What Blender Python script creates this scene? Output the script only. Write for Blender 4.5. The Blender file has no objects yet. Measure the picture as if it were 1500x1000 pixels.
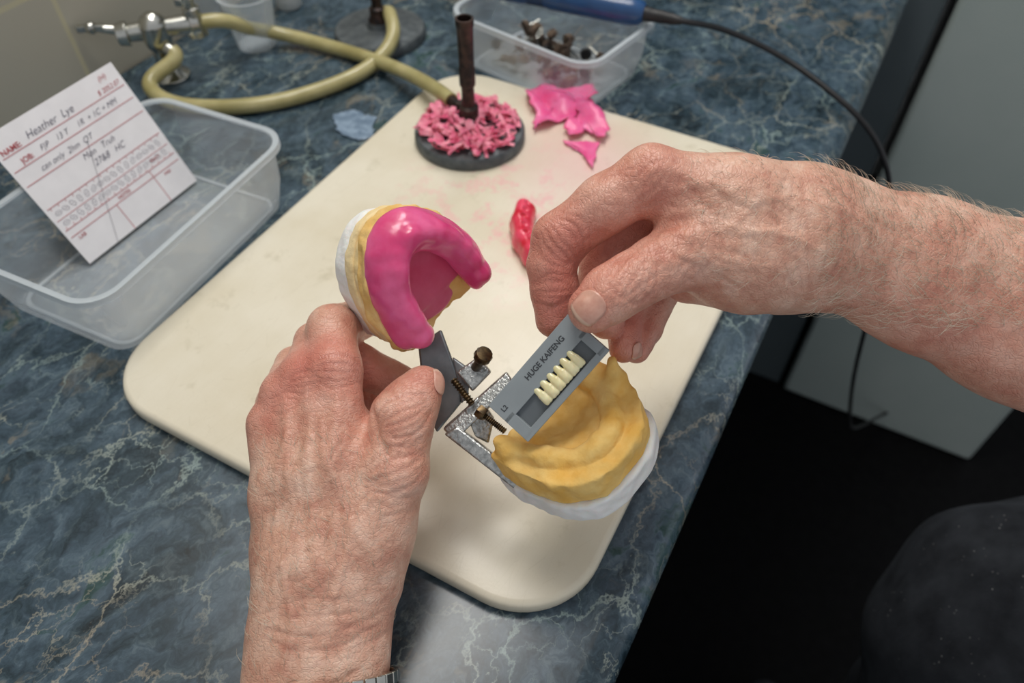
import bpy, bmesh, math, random
import numpy as np
from mathutils import Vector, Matrix
from mathutils.bvhtree import BVHTree
random.seed(7); np.random.seed(7)
FPX=1110.0; TH=math.radians(49.7); CT=math.cos(TH); ST=math.sin(TH); CH=.412
LIFT=.9
A2=math.radians(61.6); D2=np.array([math.cos(A2),math.sin(A2),0]); D1=np.array([-math.sin(A2),math.cos(A2),0]); Zv=np.array([0,0,1.])
CAM=np.array([0,0,CH]); R_=np.array([1.,0,0]); F_=np.array([0,CT,-ST]); U_=np.array([0,ST,CT])
def cv(a,b,c):
    v=R_*a+U_*b-F_*c
    return v/np.linalg.norm(v)
def Q(px,py,d):
    d=d/1000.
    return CAM+R_*((px-750)/FPX*d)+F_*d-U_*((py-500)/FPX*d)
def P(px,py,z):
    r=R_*(px-750)+F_*FPX-U_*(py-500)
    return CAM+r*((z-CH)/r[2])
def bench(p): # coordinates along the bench (final object space)
    return (float(p@D2),float(p@D1),float(p[2]))
def S(r,g,b):
    f=lambda c:(c/255/12.92 if c/255<=.04045 else ((c/255+.055)/1.055)**2.4)
    return (f(r),f(g),f(b),1)
def nrm(v): return v/np.linalg.norm(v)
scene=bpy.context.scene
scene.view_settings.view_transform='Standard'
# ---------------------------------------------------------------- materials
class NT:
    def __init__(s,name):
        s.m=bpy.data.materials.new(name); s.m.use_nodes=True
        s.t=s.m.node_tree; s.n=s.t.nodes; s.b=s.n['Principled BSDF']; s.o=s.n['Material Output']
        s.tc=s.n.new('ShaderNodeTexCoord').outputs['Object']
    def l(s,a,b): s.t.links.new(a,b)
    def set(s,node,k,v):
        if hasattr(v,'links'): s.l(v,node.inputs[k])
        else: node.inputs[k].default_value=v
    def mapping(s,scale=(1,1,1),rot=(0,0,0),vec=None):
        n=s.n.new('ShaderNodeMapping'); s.l(vec or s.tc,n.inputs[0]); n.inputs['Scale'].default_value=scale; n.inputs['Rotation'].default_value=rot; return n.outputs[0]
    def noise(s,scale,detail=4,rough=.55,dist=0,vec=None,col=False):
        n=s.n.new('ShaderNodeTexNoise'); s.l(vec or s.tc,n.inputs['Vector'])
        n.inputs['Scale'].default_value=scale;n.inputs['Detail'].default_value=detail;n.inputs['Roughness'].default_value=rough;n.inputs['Distortion'].default_value=dist
        return n.outputs['Color' if col else 'Fac']
    def voro(s,scale,feat='DISTANCE_TO_EDGE',vec=None,out='Distance'):
        n=s.n.new('ShaderNodeTexVoronoi'); n.feature=feat; s.l(vec or s.tc,n.inputs['Vector']); n.inputs['Scale'].default_value=scale
        return n.outputs[out]
    def ramp(s,fac,stops,interp='LINEAR'):
        n=s.n.new('ShaderNodeValToRGB'); s.l(fac,n.inputs[0]); e=n.color_ramp.elements; n.color_ramp.interpolation=interp
        while len(e)<len(stops): e.new(.5)
        for i,(p,c) in enumerate(stops):
            e[i].position=p; e[i].color=c if hasattr(c,'__len__') else (c,c,c,1)
        return n.outputs[0]
    def mix(s,f,a,b,mode='MIX'):
        n=s.n.new('ShaderNodeMix'); n.data_type='RGBA'; n.blend_type=mode
        s.set(n,0,f); s.set(n,6,a); s.set(n,7,b); return n.outputs[2]
    def math(s,op,a,b=0.):
        n=s.n.new('ShaderNodeMath'); n.operation=op; s.set(n,0,a); s.set(n,1,b); return n.outputs[0]
    def bump(s,h,strength=.3,dist=.001,normal=None):
        n=s.n.new('ShaderNodeBump'); s.l(h,n.inputs['Height']); n.inputs['Strength'].default_value=strength; n.inputs['Distance'].default_value=dist
        if normal: s.l(normal,n.inputs['Normal'])
        return n.outputs[0]
    def near(s,p,r0,r1):
        n=s.n.new('ShaderNodeVectorMath'); n.operation='DISTANCE'; s.l(s.tc,n.inputs[0]); n.inputs[1].default_value=bench(p)
        return s.ramp(n.outputs['Value'],[(r0,1.),(r1,0.)])
def pm(name,c1,c2=None,scale=60,rough=.5,metal=0,bump=0,bscale=300,sss=0,coat=0,lo=.35,hi=.65,spec=.5):
    t=NT(name)
    c=t.ramp(t.noise(scale,4),[(lo,c1),(hi,c2 or c1)])
    t.l(c,t.b.inputs['Base Color'])
    t.b.inputs['Roughness'].default_value=rough; t.b.inputs['Metallic'].default_value=metal
    t.b.inputs['Specular IOR Level'].default_value=spec
    if sss:
        t.b.inputs['Subsurface Weight'].default_value=sss; t.b.inputs['Subsurface Radius'].default_value=(1,.5,.35); t.b.inputs['Subsurface Scale'].default_value=.004
    if coat: t.b.inputs['Coat Weight'].default_value=coat; t.b.inputs['Coat Roughness'].default_value=.15
    if bump: t.l(t.bump(t.noise(bscale,3),bump),t.b.inputs['Normal'])
    return t.m
def m_marble():
    t=NT('blue_marble_laminate')
    v0=t.mapping((1,1.35,1),(0,0,.9))
    n0=t.noise(8,5,.65,0,vec=v0,col=True)
    warp=t.mix(.12,v0,n0,'ADD')
    base=t.ramp(t.noise(13,6,.68,.7,vec=warp),[(.34,S(20,32,38)),(.44,S(38,56,66)),(.52,S(62,80,94)),(.59,S(88,106,120)),(.65,S(48,80,76)),(.76,S(26,50,52))])
    fine=t.ramp(t.noise(60,5,.75,.6,vec=warp),[(.38,S(18,28,34)),(.52,S(64,82,92)),(.68,S(120,136,142))])
    base=t.mix(.38,base,fine)
    tan=t.ramp(t.noise(9,4,.7,1.2,vec=warp),[(.60,0.),(.68,1.)])
    base=t.mix(t.math('MULTIPLY',tan,.42),base,S(146,134,112))
    warp2=t.mix(.045,t.mix(.05,v0,n0,'ADD'),t.noise(26,5,.72,0,vec=v0,col=True),'ADD')
    v1=t.ramp(t.voro(13,vec=warp2),[(.0,1.),(.008,.55),(.022,0.)])
    v2=t.ramp(t.voro(33,vec=warp2),[(.0,1.),(.012,.5),(.030,0.)])
    mk=t.noise(10,4,.65,.5)
    m1=t.ramp(mk,[(.40,.15),(.58,.95)]); m2=t.ramp(mk,[(.47,0.),(.62,.9)])
    vein=t.math('MAXIMUM',t.math('MULTIPLY',v1,m1),t.math('MULTIPLY',v2,m2))
    base=t.mix(t.math('MULTIPLY',vein,.72),base,t.ramp(t.noise(6,2),[(.42,S(166,186,180)),(.6,S(194,178,150))]))
    t.l(base,t.b.inputs['Base Color']); t.b.inputs['Roughness'].default_value=.25
    return t.m
def m_board():
    t=NT('cream_polyethylene')
    c=t.ramp(t.noise(14,4),[(.35,S(224,214,190)),(.65,S(234,226,206))])
    dirt=t.ramp(t.noise(34,5,.72),[(.60,0.),(.76,1.)])
    c=t.mix(t.math('MULTIPLY',dirt,.4),c,S(172,160,126))
    sp=t.ramp(t.noise(60,4,.7),[(.50,0.),(.62,1.)])
    c=t.mix(t.math('MULTIPLY',t.math('MULTIPLY',t.near(P(750,310,.012),.03,.12),sp),.5),c,S(240,164,172))
    c=t.mix(t.math('MULTIPLY',t.near(P(860,240,.012),.01,.09),.35),c,S(240,160,178))
    sc=t.ramp(t.voro(20,vec=t.mapping((1,9,1),(0,0,.7))),[(0.,1.),(.012,0.)])
    c=t.mix(t.math('MULTIPLY',sc,.2),c,S(190,178,150))
    t.l(c,t.b.inputs['Base Color']); t.b.inputs['Roughness'].default_value=.33
    t.l(t.bump(t.noise(500,2),.06),t.b.inputs['Normal'])
    return t.m
def m_skin(name,st):
    t=NT(name)
    a=t.n.new('ShaderNodeAttribute'); a.attribute_name='tint'; tint=a.outputs['Fac']
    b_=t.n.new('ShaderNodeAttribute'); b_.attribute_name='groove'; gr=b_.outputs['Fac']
    c=t.ramp(t.noise(60,4,.65),[(.34,S(202,146,124)),(.5,S(220,172,148)),(.66,S(232,194,172))])
    c=t.mix(tint,c,S(208,118,104))
    blot=t.ramp(t.noise(150,4,.75),[(.54,0.),(.70,1.)])
    c=t.mix(t.math('MULTIPLY',blot,.20),c,S(196,112,94))
    fr=t.ramp(t.voro(95,'F1'),[(.08,1.),(.2,0.)])
    c=t.mix(t.math('MULTIPLY',t.math('MULTIPLY',fr,t.ramp(t.noise(45,2),[(.5,0.),(.6,1.)])),.35),c,S(158,104,78))
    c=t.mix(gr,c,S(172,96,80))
    t.l(c,t.b.inputs['Base Color']); t.b.inputs['Roughness'].default_value=.40
    t.b.inputs['Subsurface Weight'].default_value=.10; t.b.inputs['Subsurface Radius'].default_value=(1,.4,.25); t.b.inputs['Subsurface Scale'].default_value=.003
    rv=t.mapping(rot=(0,0,A2)); w=t.mix(.012,rv,t.noise(90,2,vec=rv,col=True),'ADD')
    h1=t.ramp(t.voro(1,vec=t.mapping(st,vec=w)),[(0.,0.),(.10,1.)])
    h2=t.ramp(t.voro(620),[(0.,0.),(.25,1.)])
    h=t.math('ADD',t.math('ADD',t.math('MULTIPLY',h1,.34),t.math('MULTIPLY',h2,.18)),t.math('MULTIPLY',t.noise(210,4,.65),.85))
    t.l(t.bump(h,.52,.0010),t.b.inputs['Normal'])
    return t.m
def m_clear(name,op=.12,tint=(.86,.9,.92,1)):
    t=NT(name)
    tr=t.n.new('ShaderNodeBsdfTransparent'); tr.inputs[0].default_value=(.96,.975,.985,1)
    t.l(t.ramp(t.noise(30,3),[(.3,tint),(.7,tint)]),t.b.inputs['Base Color']); t.b.inputs['Roughness'].default_value=.18
    fr=t.n.new('ShaderNodeLayerWeight'); fr.inputs[0].default_value=.35
    f=t.math('ADD',t.math('MULTIPLY',fr.outputs['Facing'],.42),op)
    mx=t.n.new('ShaderNodeMixShader'); t.l(f,mx.inputs[0]); t.l(tr.outputs[0],mx.inputs[1]); t.l(t.b.outputs[0],mx.inputs[2]); t.l(mx.outputs[0],t.o.inputs[0])
    return t.m
def m_cloth():
    t=NT('black_trouser_cloth')
    sp=t.ramp(t.voro(210,'F1'),[(.05,1.),(.16,0.)])
    k=t.ramp(t.noise(60,3),[(.54,0.),(.62,1.)])
    c=t.mix(t.math('MULTIPLY',t.math('MULTIPLY',sp,k),.6),t.ramp(t.noise(40,5),[(.3,S(32,34,38)),(.7,S(52,55,60))]),S(170,170,168))
    t.l(c,t.b.inputs['Base Color']); t.b.inputs['Roughness'].default_value=.9; t.b.inputs['Specular IOR Level'].default_value=.15
    t.l(t.bump(t.noise(500,3),.4),t.b.inputs['Normal'])
    return t.m
def m_tiles():
    t=NT('beige_wall_tiles')
    n=t.n.new('ShaderNodeTexBrick'); t.l(t.mapping(rot=(math.radians(90),0,0)),n.inputs[0]); n.offset=0
    n.inputs['Color1'].default_value=S(182,176,160); n.inputs['Color2'].default_value=S(187,181,164); n.inputs['Mortar'].default_value=S(198,190,160)
    n.inputs['Scale'].default_value=1; n.inputs['Mortar Size'].default_value=.0025; n.inputs['Brick Width'].default_value=.15; n.inputs['Row Height'].default_value=.15
    t.l(n.outputs[0],t.b.inputs['Base Color']); t.b.inputs['Roughness'].default_value=.35
    return t.m
MARBLE=m_marble(); BOARD=m_board(); SKINL=m_skin('skin_left',(170,420,330)); SKINR=m_skin('skin_right',(420,180,260)); CLEAR=m_clear('clear_plastic',.17); CLEARRIM=m_clear('frosted_rim_plastic',.40,S(215,222,226)); CLOTH=m_cloth(); TILES=m_tiles()
FLOORM=pm('dark_floor_vinyl',S(6,6,7),S(11,11,12),rough=.8,spec=.1)
FRIDGE=pm('pale_grey_enamel',S(166,178,174),S(176,186,182),scale=4,rough=.4)
CARCASS_SHADE=pm('dark_laminate_and_shade',S(76,86,90),S(84,94,98),scale=5,rough=.6)  # bench carcass colour, also the painted shade of the band by the refrigerator
IRON=pm('grey_cast_iron',S(76,82,86),S(104,110,112),scale=90,rough=.55,metal=.5,bump=.3)
BURNT=pm('heat_stained_brass',S(22,20,21),S(70,52,46),scale=140,rough=.45,metal=.5,bump=.2)
CHROME=pm('chrome',S(180,180,174),S(205,204,196),rough=.2,metal=1)
CASTMET=pm('pitted_cast_alloy',S(150,152,150),S(196,197,194),scale=500,rough=.32,metal=.85,bump=.45,bscale=600)
DARKMET=pm('dull_grey_alloy',S(112,118,122),S(140,144,146),scale=60,rough=.4,metal=.6,bump=.1)
BRASS=pm('aged_brass',S(64,54,44),S(118,98,68),scale=300,rough=.35,metal=.9)
HOSE=pm('yellowed_rubber_hose',S(160,150,98),S(190,180,130),scale=30,rough=.3,sss=.15,coat=.2)
PINK=pm('pink_modelling_wax',S(218,60,120),S(236,104,156),scale=38,rough=.27,sss=.4,bump=.3,bscale=110,coat=.3)
PINKD=pm('pink_baseplate',S(208,78,116),S(220,106,140),scale=40,rough=.36,sss=.25,bump=.2,bscale=150)
PINKS=pm('pink_wax_sheet',S(244,84,148),S(250,124,174),scale=60,rough=.32,sss=.3)
PINKSH=pm('pink_wax_shavings',S(230,88,130),S(248,156,172),scale=120,rough=.45,sss=.2)
REDW=pm('red_wax',S(214,26,52),S(242,80,110),scale=80,rough=.25,sss=.2,coat=.3,bump=.3,bscale=200)
YPLA=pm('yellow_dental_stone',S(236,184,88),S(246,208,128),scale=70,rough=.8,bump=.6,bscale=320)
YTAN=pm('tan_yellow_dental_stone',S(226,180,100),S(240,204,138),scale=70,rough=.8,bump=.6,bscale=320)
CPLA=pm('cream_dental_stone',S(238,208,148),S(244,222,176),scale=70,rough=.8,bump=.5,bscale=320)
WPLA=pm('white_plaster',S(232,231,226),S(244,243,240),scale=50,rough=.7,bump=.5,bscale=240,sss=.3)
GREYP=pm('grey_card_plastic',S(142,149,152),S(150,157,160),rough=.42)
GREYD=pm('grey_card_recess',S(100,106,110),S(108,114,118),rough=.5)
TOOTH=pm('ivory_acrylic',S(234,220,168),S(242,232,192),scale=80,rough=.22,sss=.3,coat=.3)
PAPER=pm('white_card_stock',S(234,231,232),S(240,237,238),rough=.7)
REDI=pm('red_ink',S(182,84,90),rough=.7); REDL=pm('red_rule_ink',S(196,122,126),rough=.7); PEN=pm('pen_ink',S(98,94,110),rough=.7); PRINT=pm('dark_print',S(56,58,62),rough=.6); CHART=pm('grey_chart_ink',S(150,146,154),rough=.7)
BLUEP=pm('blue_handpiece_enamel',S(26,66,112),S(30,76,126),rough=.3,coat=.3)
BLACKR=pm('black_rubber',S(22,22,24),S(30,30,32),rough=.5)
NAILM=pm('fingernail',S(208,150,132),S(222,172,152),scale=200,rough=.28,sss=.1)
NAILT=pm('nail_free_edge',S(220,182,160),S(226,192,170),rough=.35)
BROWN=pm('worn_felt',S(60,48,42),S(116,98,82),scale=120,rough=.9,bump=.5)
PALEBLUE=pm('mottled_pale_blue',S(92,114,136),S(140,160,180),scale=120,rough=.45,bump=.3)
ORANGE=pm('orange_plastic',S(200,96,44),rough=.4); WHITEP=pm('white_plastic',S(205,208,206),rough=.4)
HAIRM=pm('grey_blond_hair',S(186,168,146),S(226,214,194),rough=.5)
# ---------------------------------------------------------------- builders
def link(o,parent=None):
    bpy.context.collection.objects.link(o)
    if parent: o.parent=parent
    return o
def empty(name):
    e=bpy.data.objects.new(name,None); e.empty_display_size=.02; return link(e)
class MB:
    def __init__(s): s.v=[]; s.f=[]; s.m=[]
    def add(s,vs,fs,mi=0):
        o=len(s.v); s.v+= [tuple(float(c) for c in v) for v in vs]; s.f+=[tuple(i+o for i in f) for f in fs]; s.m+=[mi]*len(fs)
    def box(s,c,ax,h,mi=0):
        c=np.array(c); vs=[c+sum(np.array(ax[k])*h[k]*sg[k] for k in range(3)) for sg in [(x,y,z) for x in(-1,1) for y in(-1,1) for z in(-1,1)]]
        s.add(vs,[(0,1,3,2),(4,6,7,5),(0,4,5,1),(2,3,7,6),(0,2,6,4),(1,5,7,3)],mi)
    def prism(s,pts,ext,mi=0):
        pts=[np.array(p) for p in pts]; n=len(pts); ext=np.array(ext)
        s.add(pts+[p+ext for p in pts],[tuple(range(n))[::-1],tuple(range(n,2*n))]+[(i,(i+1)%n,n+(i+1)%n,n+i) for i in range(n)],mi)
    def lathe(s,a,axis,prof,seg=32,mi=0,caps=True,fn=None):
        a=np.array(a,float); z=nrm(np.array(axis,float)); x=nrm(np.cross(z,[.3,.9,.2] if abs(z[2])>.8 else [0,0,1])); y=np.cross(z,x)
        vs=[]
        for (r,h) in prof:
            for i in range(seg):
                t=2*math.pi*i/seg; rr=r*(fn(t,h) if fn else 1)
                vs.append(a+z*h+(x*math.cos(t)+y*math.sin(t))*rr)
        fs=[(k*seg+i,k*seg+(i+1)%seg,(k+1)*seg+(i+1)%seg,(k+1)*seg+i) for k in range(len(prof)-1) for i in range(seg)]
        if caps: fs+=[tuple(range(seg))[::-1],tuple(range((len(prof)-1)*seg,len(prof)*seg))]
        s.add(vs,fs,mi)
    def cyl(s,a,b,r,r2=None,seg=24,mi=0):
        a=np.array(a,float); b=np.array(b,float); s.lathe(a,b-a,[(r,0),(r if r2 is None else r2,np.linalg.norm(b-a))],seg,mi)
    def loft(s,rings,mi=0,cap0=False,cap1=False):
        n=len(rings[0]); vs=[p for r in rings for p in r]
        fs=[(k*n+i,k*n+(i+1)%n,(k+1)*n+(i+1)%n,(k+1)*n+i) for k in range(len(rings)-1) for i in range(n)]
        if cap0: fs.append(tuple(range(n))[::-1])
        if cap1: fs.append(tuple(range((len(rings)-1)*n,len(rings)*n)))
        s.add(vs,fs,mi)
    def obj(s,name,mats,parent=None,smooth=True,bevel=0,angle=40,seg=3,recalc=True):
        me=bpy.data.meshes.new(name); me.from_pydata(s.v,[],s.f)
        for m in mats: me.materials.append(m)
        me.polygons.foreach_set('material_index',s.m)
        if recalc:
            bm=bmesh.new(); bm.from_mesh(me); bmesh.ops.recalc_face_normals(bm,faces=bm.faces); bm.to_mesh(me); bm.free()
        if smooth:
            me.polygons.foreach_set('use_smooth',[True]*len(me.polygons)); me.set_sharp_from_angle(angle=math.radians(angle))
        o=link(bpy.data.objects.new(name,me),parent)
        if bevel:
            b=o.modifiers.new('bevel','BEVEL'); b.width=bevel; b.segments=seg; b.limit_method='ANGLE'
        return o
def rrect(cx,cy,w,l,r,z,ang=0,n=8):
    pts=[]
    for (sx,sy,a0) in [(1,1,0),(-1,1,90),(-1,-1,180),(1,-1,270)]:
        for i in range(n+1):
            a=math.radians(a0+90*i/n); x=sx*(w/2-r)+r*math.cos(a); y=sy*(l/2-r)+r*math.sin(a)
            pts.append(np.array([cx+x*math.cos(ang)-y*math.sin(ang),cy+x*math.sin(ang)+y*math.cos(ang),z]))
    return pts
def curve(name,pts,r,mat,parent,cyc=False,radii=None,res=10):
    cu=bpy.data.curves.new(name,'CURVE'); cu.dimensions='3D'; sp=cu.splines.new('NURBS'); sp.points.add(len(pts)-1)
    for i,p in enumerate(pts):
        sp.points[i].co=(*[float(c) for c in p],1); sp.points[i].radius=radii[i] if radii else 1
    sp.order_u=4; sp.use_endpoint_u=True; sp.resolution_u=res
    cu.bevel_depth=r; cu.bevel_resolution=6; cu.use_fill_caps=True; cu.materials.append(mat)
    return link(bpy.data.objects.new(name,cu),parent)
def text(name,body,org,xd,yd,size,mat,parent,shear=0,extr=0.00005,bold=0):
    cu=bpy.data.curves.new(name,'FONT'); cu.body=body; cu.size=size; cu.shear=shear; cu.extrude=extr; cu.offset=bold; cu.materials.append(mat)
    o=link(bpy.data.objects.new(name,cu),parent); z=np.cross(xd,yd)
    M=Matrix([[xd[i],yd[i],z[i],org[i]] for i in range(3)]+[[0,0,0,1]]); o.matrix_local=M; return o
def vn(V,freq,seed,n=16):
    r=np.random.RandomState(seed); out=np.zeros(len(V))
    for i in range(n):
        k=r.normal(size=3); k=k/np.linalg.norm(k)*freq*r.uniform(.6,1.5); out+=np.sin(V@k+r.uniform(0,6.28))
    return out/math.sqrt(n/2)
# ---- signed distance modelling
class Field:
    def __init__(s,lo,hi,h):
        s.lo=np.array(lo,float); s.h=h; n=np.ceil((np.array(hi)-s.lo)/h).astype(int)+1
        s.n=n; s.F=np.full(tuple(n),9.,np.float32); s.ax=[(s.lo[i]+np.arange(n[i])*h).astype(np.float32) for i in range(3)]
    def sub(s,lo,hi):
        i0=np.clip(np.floor((np.array(lo)-s.lo)/s.h).astype(int),0,s.n-1); i1=np.clip(np.ceil((np.array(hi)-s.lo)/s.h).astype(int)+1,1,s.n)
        if np.any(i1<=i0): return None
        sl=tuple(slice(a,b) for a,b in zip(i0,i1))
        return sl,s.ax[0][sl[0]][:,None,None],s.ax[1][sl[1]][None,:,None],s.ax[2][sl[2]][None,None,:]
    def comb(s,sl,d,k,neg=False):
        a=s.F[sl]
        if neg:
            h=np.maximum(k-np.abs(-a-d),0)/k; s.F[sl]=-(np.minimum(-a,d)-h*h*k*.25)
        else:
            h=np.maximum(k-np.abs(a-d),0)/k; s.F[sl]=np.minimum(a,d)-h*h*k*.25
    def cone(s,a,ra,b,rb,k=.004,n=None,fl=1.,neg=False):
        a=np.array(a,float); b=np.array(b,float); pad=max(ra,rb)+k+.004*max(1,s.h/.0015)
        q=s.sub(np.minimum(a,b)-pad,np.maximum(a,b)+pad)
        if q is None: return
        sl,X,Y,Z=q; ab=b-a; L=max(ab@ab,1e-12)
        t=np.clip(((X-a[0])*ab[0]+(Y-a[1])*ab[1]+(Z-a[2])*ab[2])/L,0,1)
        dx=X-a[0]-t*ab[0]; dy=Y-a[1]-t*ab[1]; dz=Z-a[2]-t*ab[2]
        q2=dx*dx+dy*dy+dz*dz
        if n is not None:
            c=dx*n[0]+dy*n[1]+dz*n[2]; q2=q2+c*c*(fl*fl-1)
        d=np.sqrt(q2)-(ra+t*(rb-ra))
        s.comb(sl,d.astype(np.float32),k,neg)
    def chain(s,pts,k=.004,n=None,fl=1.):
        for p,q in zip(pts[:-1],pts[1:]):
            s.cone(Q(*p[:3]),p[3]*p[2]/1000/FPX,Q(*q[:3]),q[3]*q[2]/1000/FPX,k,n,fl)
    def ell(s,c,rad,ax=None,k=.004,neg=False):
        c=np.array(c,float); m=max(rad)+k+.004; q=s.sub(c-m,c+m)
        if q is None: return
        sl,X,Y,Z=q; X=X-c[0];Y=Y-c[1];Z=Z-c[2]
        if ax is None: ax=np.eye(3)
        u=[(X*a[0]+Y*a[1]+Z*a[2]) for a in ax]
        k0=np.sqrt(sum((u[i]/rad[i])**2 for i in range(3))); k1=np.sqrt(sum((u[i]/rad[i]**2)**2 for i in range(3)))+1e-6
        s.comb(sl,(k0*(k0-1)/k1).astype(np.float32),k,neg)
    def extr(s,poly,z0,z1,rnd,k=.001,neg=False):
        poly=np.array(poly); X,Y=np.meshgrid(s.ax[0],s.ax[1],indexing='ij'); d=np.full(X.shape,1e9); sg=np.zeros(X.shape,bool)
        for i in range(len(poly)):
            a=poly[i]; b=poly[(i+1)%len(poly)]; e=b-a; wx=X-a[0]; wy=Y-a[1]; t=np.clip((wx*e[0]+wy*e[1])/(e@e),0,1)
            d=np.minimum(d,(wx-e[0]*t)**2+(wy-e[1]*t)**2)
            c=((a[1]>Y)!=(b[1]>Y))&(X<(b[0]-a[0])*(Y-a[1])/(b[1]-a[1]+1e-12)+a[0]); sg^=c
        d=np.sqrt(d)*np.where(sg,-1,1)+rnd
        dz=np.abs(s.ax[2]-(z0+z1)/2)-(z1-z0)/2+rnd
        D=d[:,:,None]; Z=dz[None,None,:]
        dd=np.minimum(np.maximum(D,Z),0)+np.sqrt(np.maximum(D,0)**2+np.maximum(Z,0)**2)-rnd
        s.comb((slice(None),)*3,dd.astype(np.float32),k,neg)
    def mesh(s):
        F=s.F; n=s.n; cs=tuple(n-1); acc=np.zeros(cs+(3,),np.float32); cnt=np.zeros(cs,np.float32)
        S0=lambda o:F[o[0]:o[0]+cs[0],o[1]:o[1]+cs[1],o[2]:o[2]+cs[2]]
        for ax in range(3):
            for p in (0,1):
                for q in (0,1):
                    o=[0,0,0]; o[(ax+1)%3]=p; o[(ax+2)%3]=q; e=list(o); e[ax]=1
                    fa=S0(o); fb=S0(e); cr=(fa<0)!=(fb<0); t=np.where(cr,fa/np.where(cr,fa-fb,1),0)
                    cnt+=cr
                    acc[...,ax]+=t
                    if p: acc[...,(ax+1)%3]+=cr
                    if q: acc[...,(ax+2)%3]+=cr
        act=cnt>0; idx=np.full(cs,-1,np.int64); idx[act]=np.arange(act.sum())
        ii=np.argwhere(act); V=(acc[act]/cnt[act][:,None]+ii)*s.h+s.lo
        faces=[]
        for ax in range(3):
            b,c=(ax+1)%3,(ax+2)%3
            sl0=[slice(None)]*3; sl1=[slice(None)]*3
            sl0[ax]=slice(0,n[ax]-1); sl1[ax]=slice(1,n[ax])
            for d in (b,c): sl0[d]=slice(1,n[d]-1); sl1[d]=slice(1,n[d]-1)
            fa=F[tuple(sl0)]<0; fb=F[tuple(sl1)]<0; cr=np.argwhere(fa!=fb); ins=fa[tuple(cr.T)]
            base=cr.copy(); base[:,b]+=1; base[:,c]+=1
            def g(db,dc):
                w=base.copy(); w[:,b]+=db; w[:,c]+=dc; return idx[tuple(w.T)]
            q=np.stack([g(-1,-1),g(0,-1),g(0,0),g(-1,0)],1)
            q[~ins]=q[~ins][:,::-1]; faces.append(q)
        return V,np.concatenate(faces)
def fobj(name,V,Fc,mats,parent,frame=None):
    if frame is not None:
        O,L,M,N=frame; V=O+V[:,:1]*L+V[:,1:2]*M+V[:,2:3]*N
    me=bpy.data.meshes.new(name); me.from_pydata(V.tolist(),[],Fc.tolist())
    for m in mats: me.materials.append(m)
    bm=bmesh.new(); bm.from_mesh(me); bmesh.ops.recalc_face_normals(bm,faces=bm.faces); bm.to_mesh(me); bm.free()
    me.polygons.foreach_set('use_smooth',[True]*len(me.polygons))
    return link(bpy.data.objects.new(name,me),parent)
def rough(o,amps,seed):
    me=o.data; n=len(me.vertices); nr=np.zeros(n*3,np.float32); me.vertex_normals.foreach_get('vector',nr); nr=nr.reshape(-1,3)
    co=np.zeros(n*3,np.float32); me.vertices.foreach_get('co',co); co=co.reshape(-1,3); d=sum(a*vn(co,f_,seed+i) for i,(a,f_) in enumerate(amps))
    me.vertices.foreach_set('co',(co+nr*d[:,None]).astype(np.float32).ravel()); me.update()
VIEW=cv(0,0,1)
# ---------------------------------------------------------------- room + counter
def ST_(s,t,z=0): return D2*s+D1*t+Zv*z
TB=.685
ct=empty('kitchen_countertop')
b=MB(); r=.018; prof=[(TB,0)]+[(.010+r-r*math.sin(a),-r+r*math.cos(a)) for a in np.linspace(0,math.pi,13)]+[(TB,-2*r)]
b.loft([[ST_(s,t,z) for t,z in prof] for s in (-.8,1.12)],cap0=True,cap1=True)
b.obj('worktop',[MARBLE],ct,angle=30)
b=MB(); b.box(ST_(.16,.37,-.458),(D2,D1,Zv),(.95,.31,.42)); b.box(ST_(.16,.39,-.888),(D2,D1,Zv),(.94,.27,.012))
for i in range(4): b.box(ST_(-.55+.47*i,.057,-.46),(D2,D1,Zv),(.228,.008,.36))
b.obj('carcass_and_doors',[CARCASS_SHADE],ct,bevel=.003)
def room(name,c,ax,h,m):
    b=MB(); b.box((0,0,0),((1,0,0),(0,1,0),(0,0,1)),h); o=b.obj(name,[m],smooth=False)
    o.matrix_local=Matrix([[ax[0][i],ax[1][i],ax[2][i],c[i]] for i in range(3)]+[[0,0,0,1]]); return o
room('wall_back',ST_(.4,TB+.033,.25),(D2,D1,Zv),(1.6,.03,1.15),TILES)
room('floor',ST_(.4,-.45,-.92),(D2,D1,Zv),(1.6,1.2,.02),FLOORM)
fr=empty('refrigerator'); b=MB()
b.box(ST_(1.44,-.235,-.2),(D2,D1,Zv),(.29,.185,.685)); b.box(ST_(1.145,-.235,-.205),(D2,D1,Zv),(.012,.188,.69)); b.obj('body_and_door',[FRIDGE],fr,bevel=.008)
b=MB(); b.box(ST_(1.44,-.235,-.893),(D2,D1,Zv),(.27,.17,.007)); b.obj('plinth',[BLACKR],fr)
tl_=empty('shade_band'); b=MB(); b.box(ST_(1.45,.32,-.15),(D2,D1,Zv),(.30,.355,.75)); b.obj('shade_band_box',[CARCASS_SHADE],tl_,bevel=.004)  # added dark box, its colour stands in for shadow between worktop and refrigerator
# ---------------------------------------------------------------- cutting board
bc=(P(131,561,.012)+P(1164,243,.012))/2; w=.346; l=.457
rings=[rrect(bc[0],bc[1],l-2*i,w-2*i,.048-i,z,A2,14) for i,z in [(.004,0.0003),(.001,.0012),(0,.003),(0,.009),(.0012,.0113),(.004,.012)]]
cb=MB(); cb.loft(rings,cap0=True,cap1=True); cb.obj('cutting_board',[BOARD],angle=60)
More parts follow.
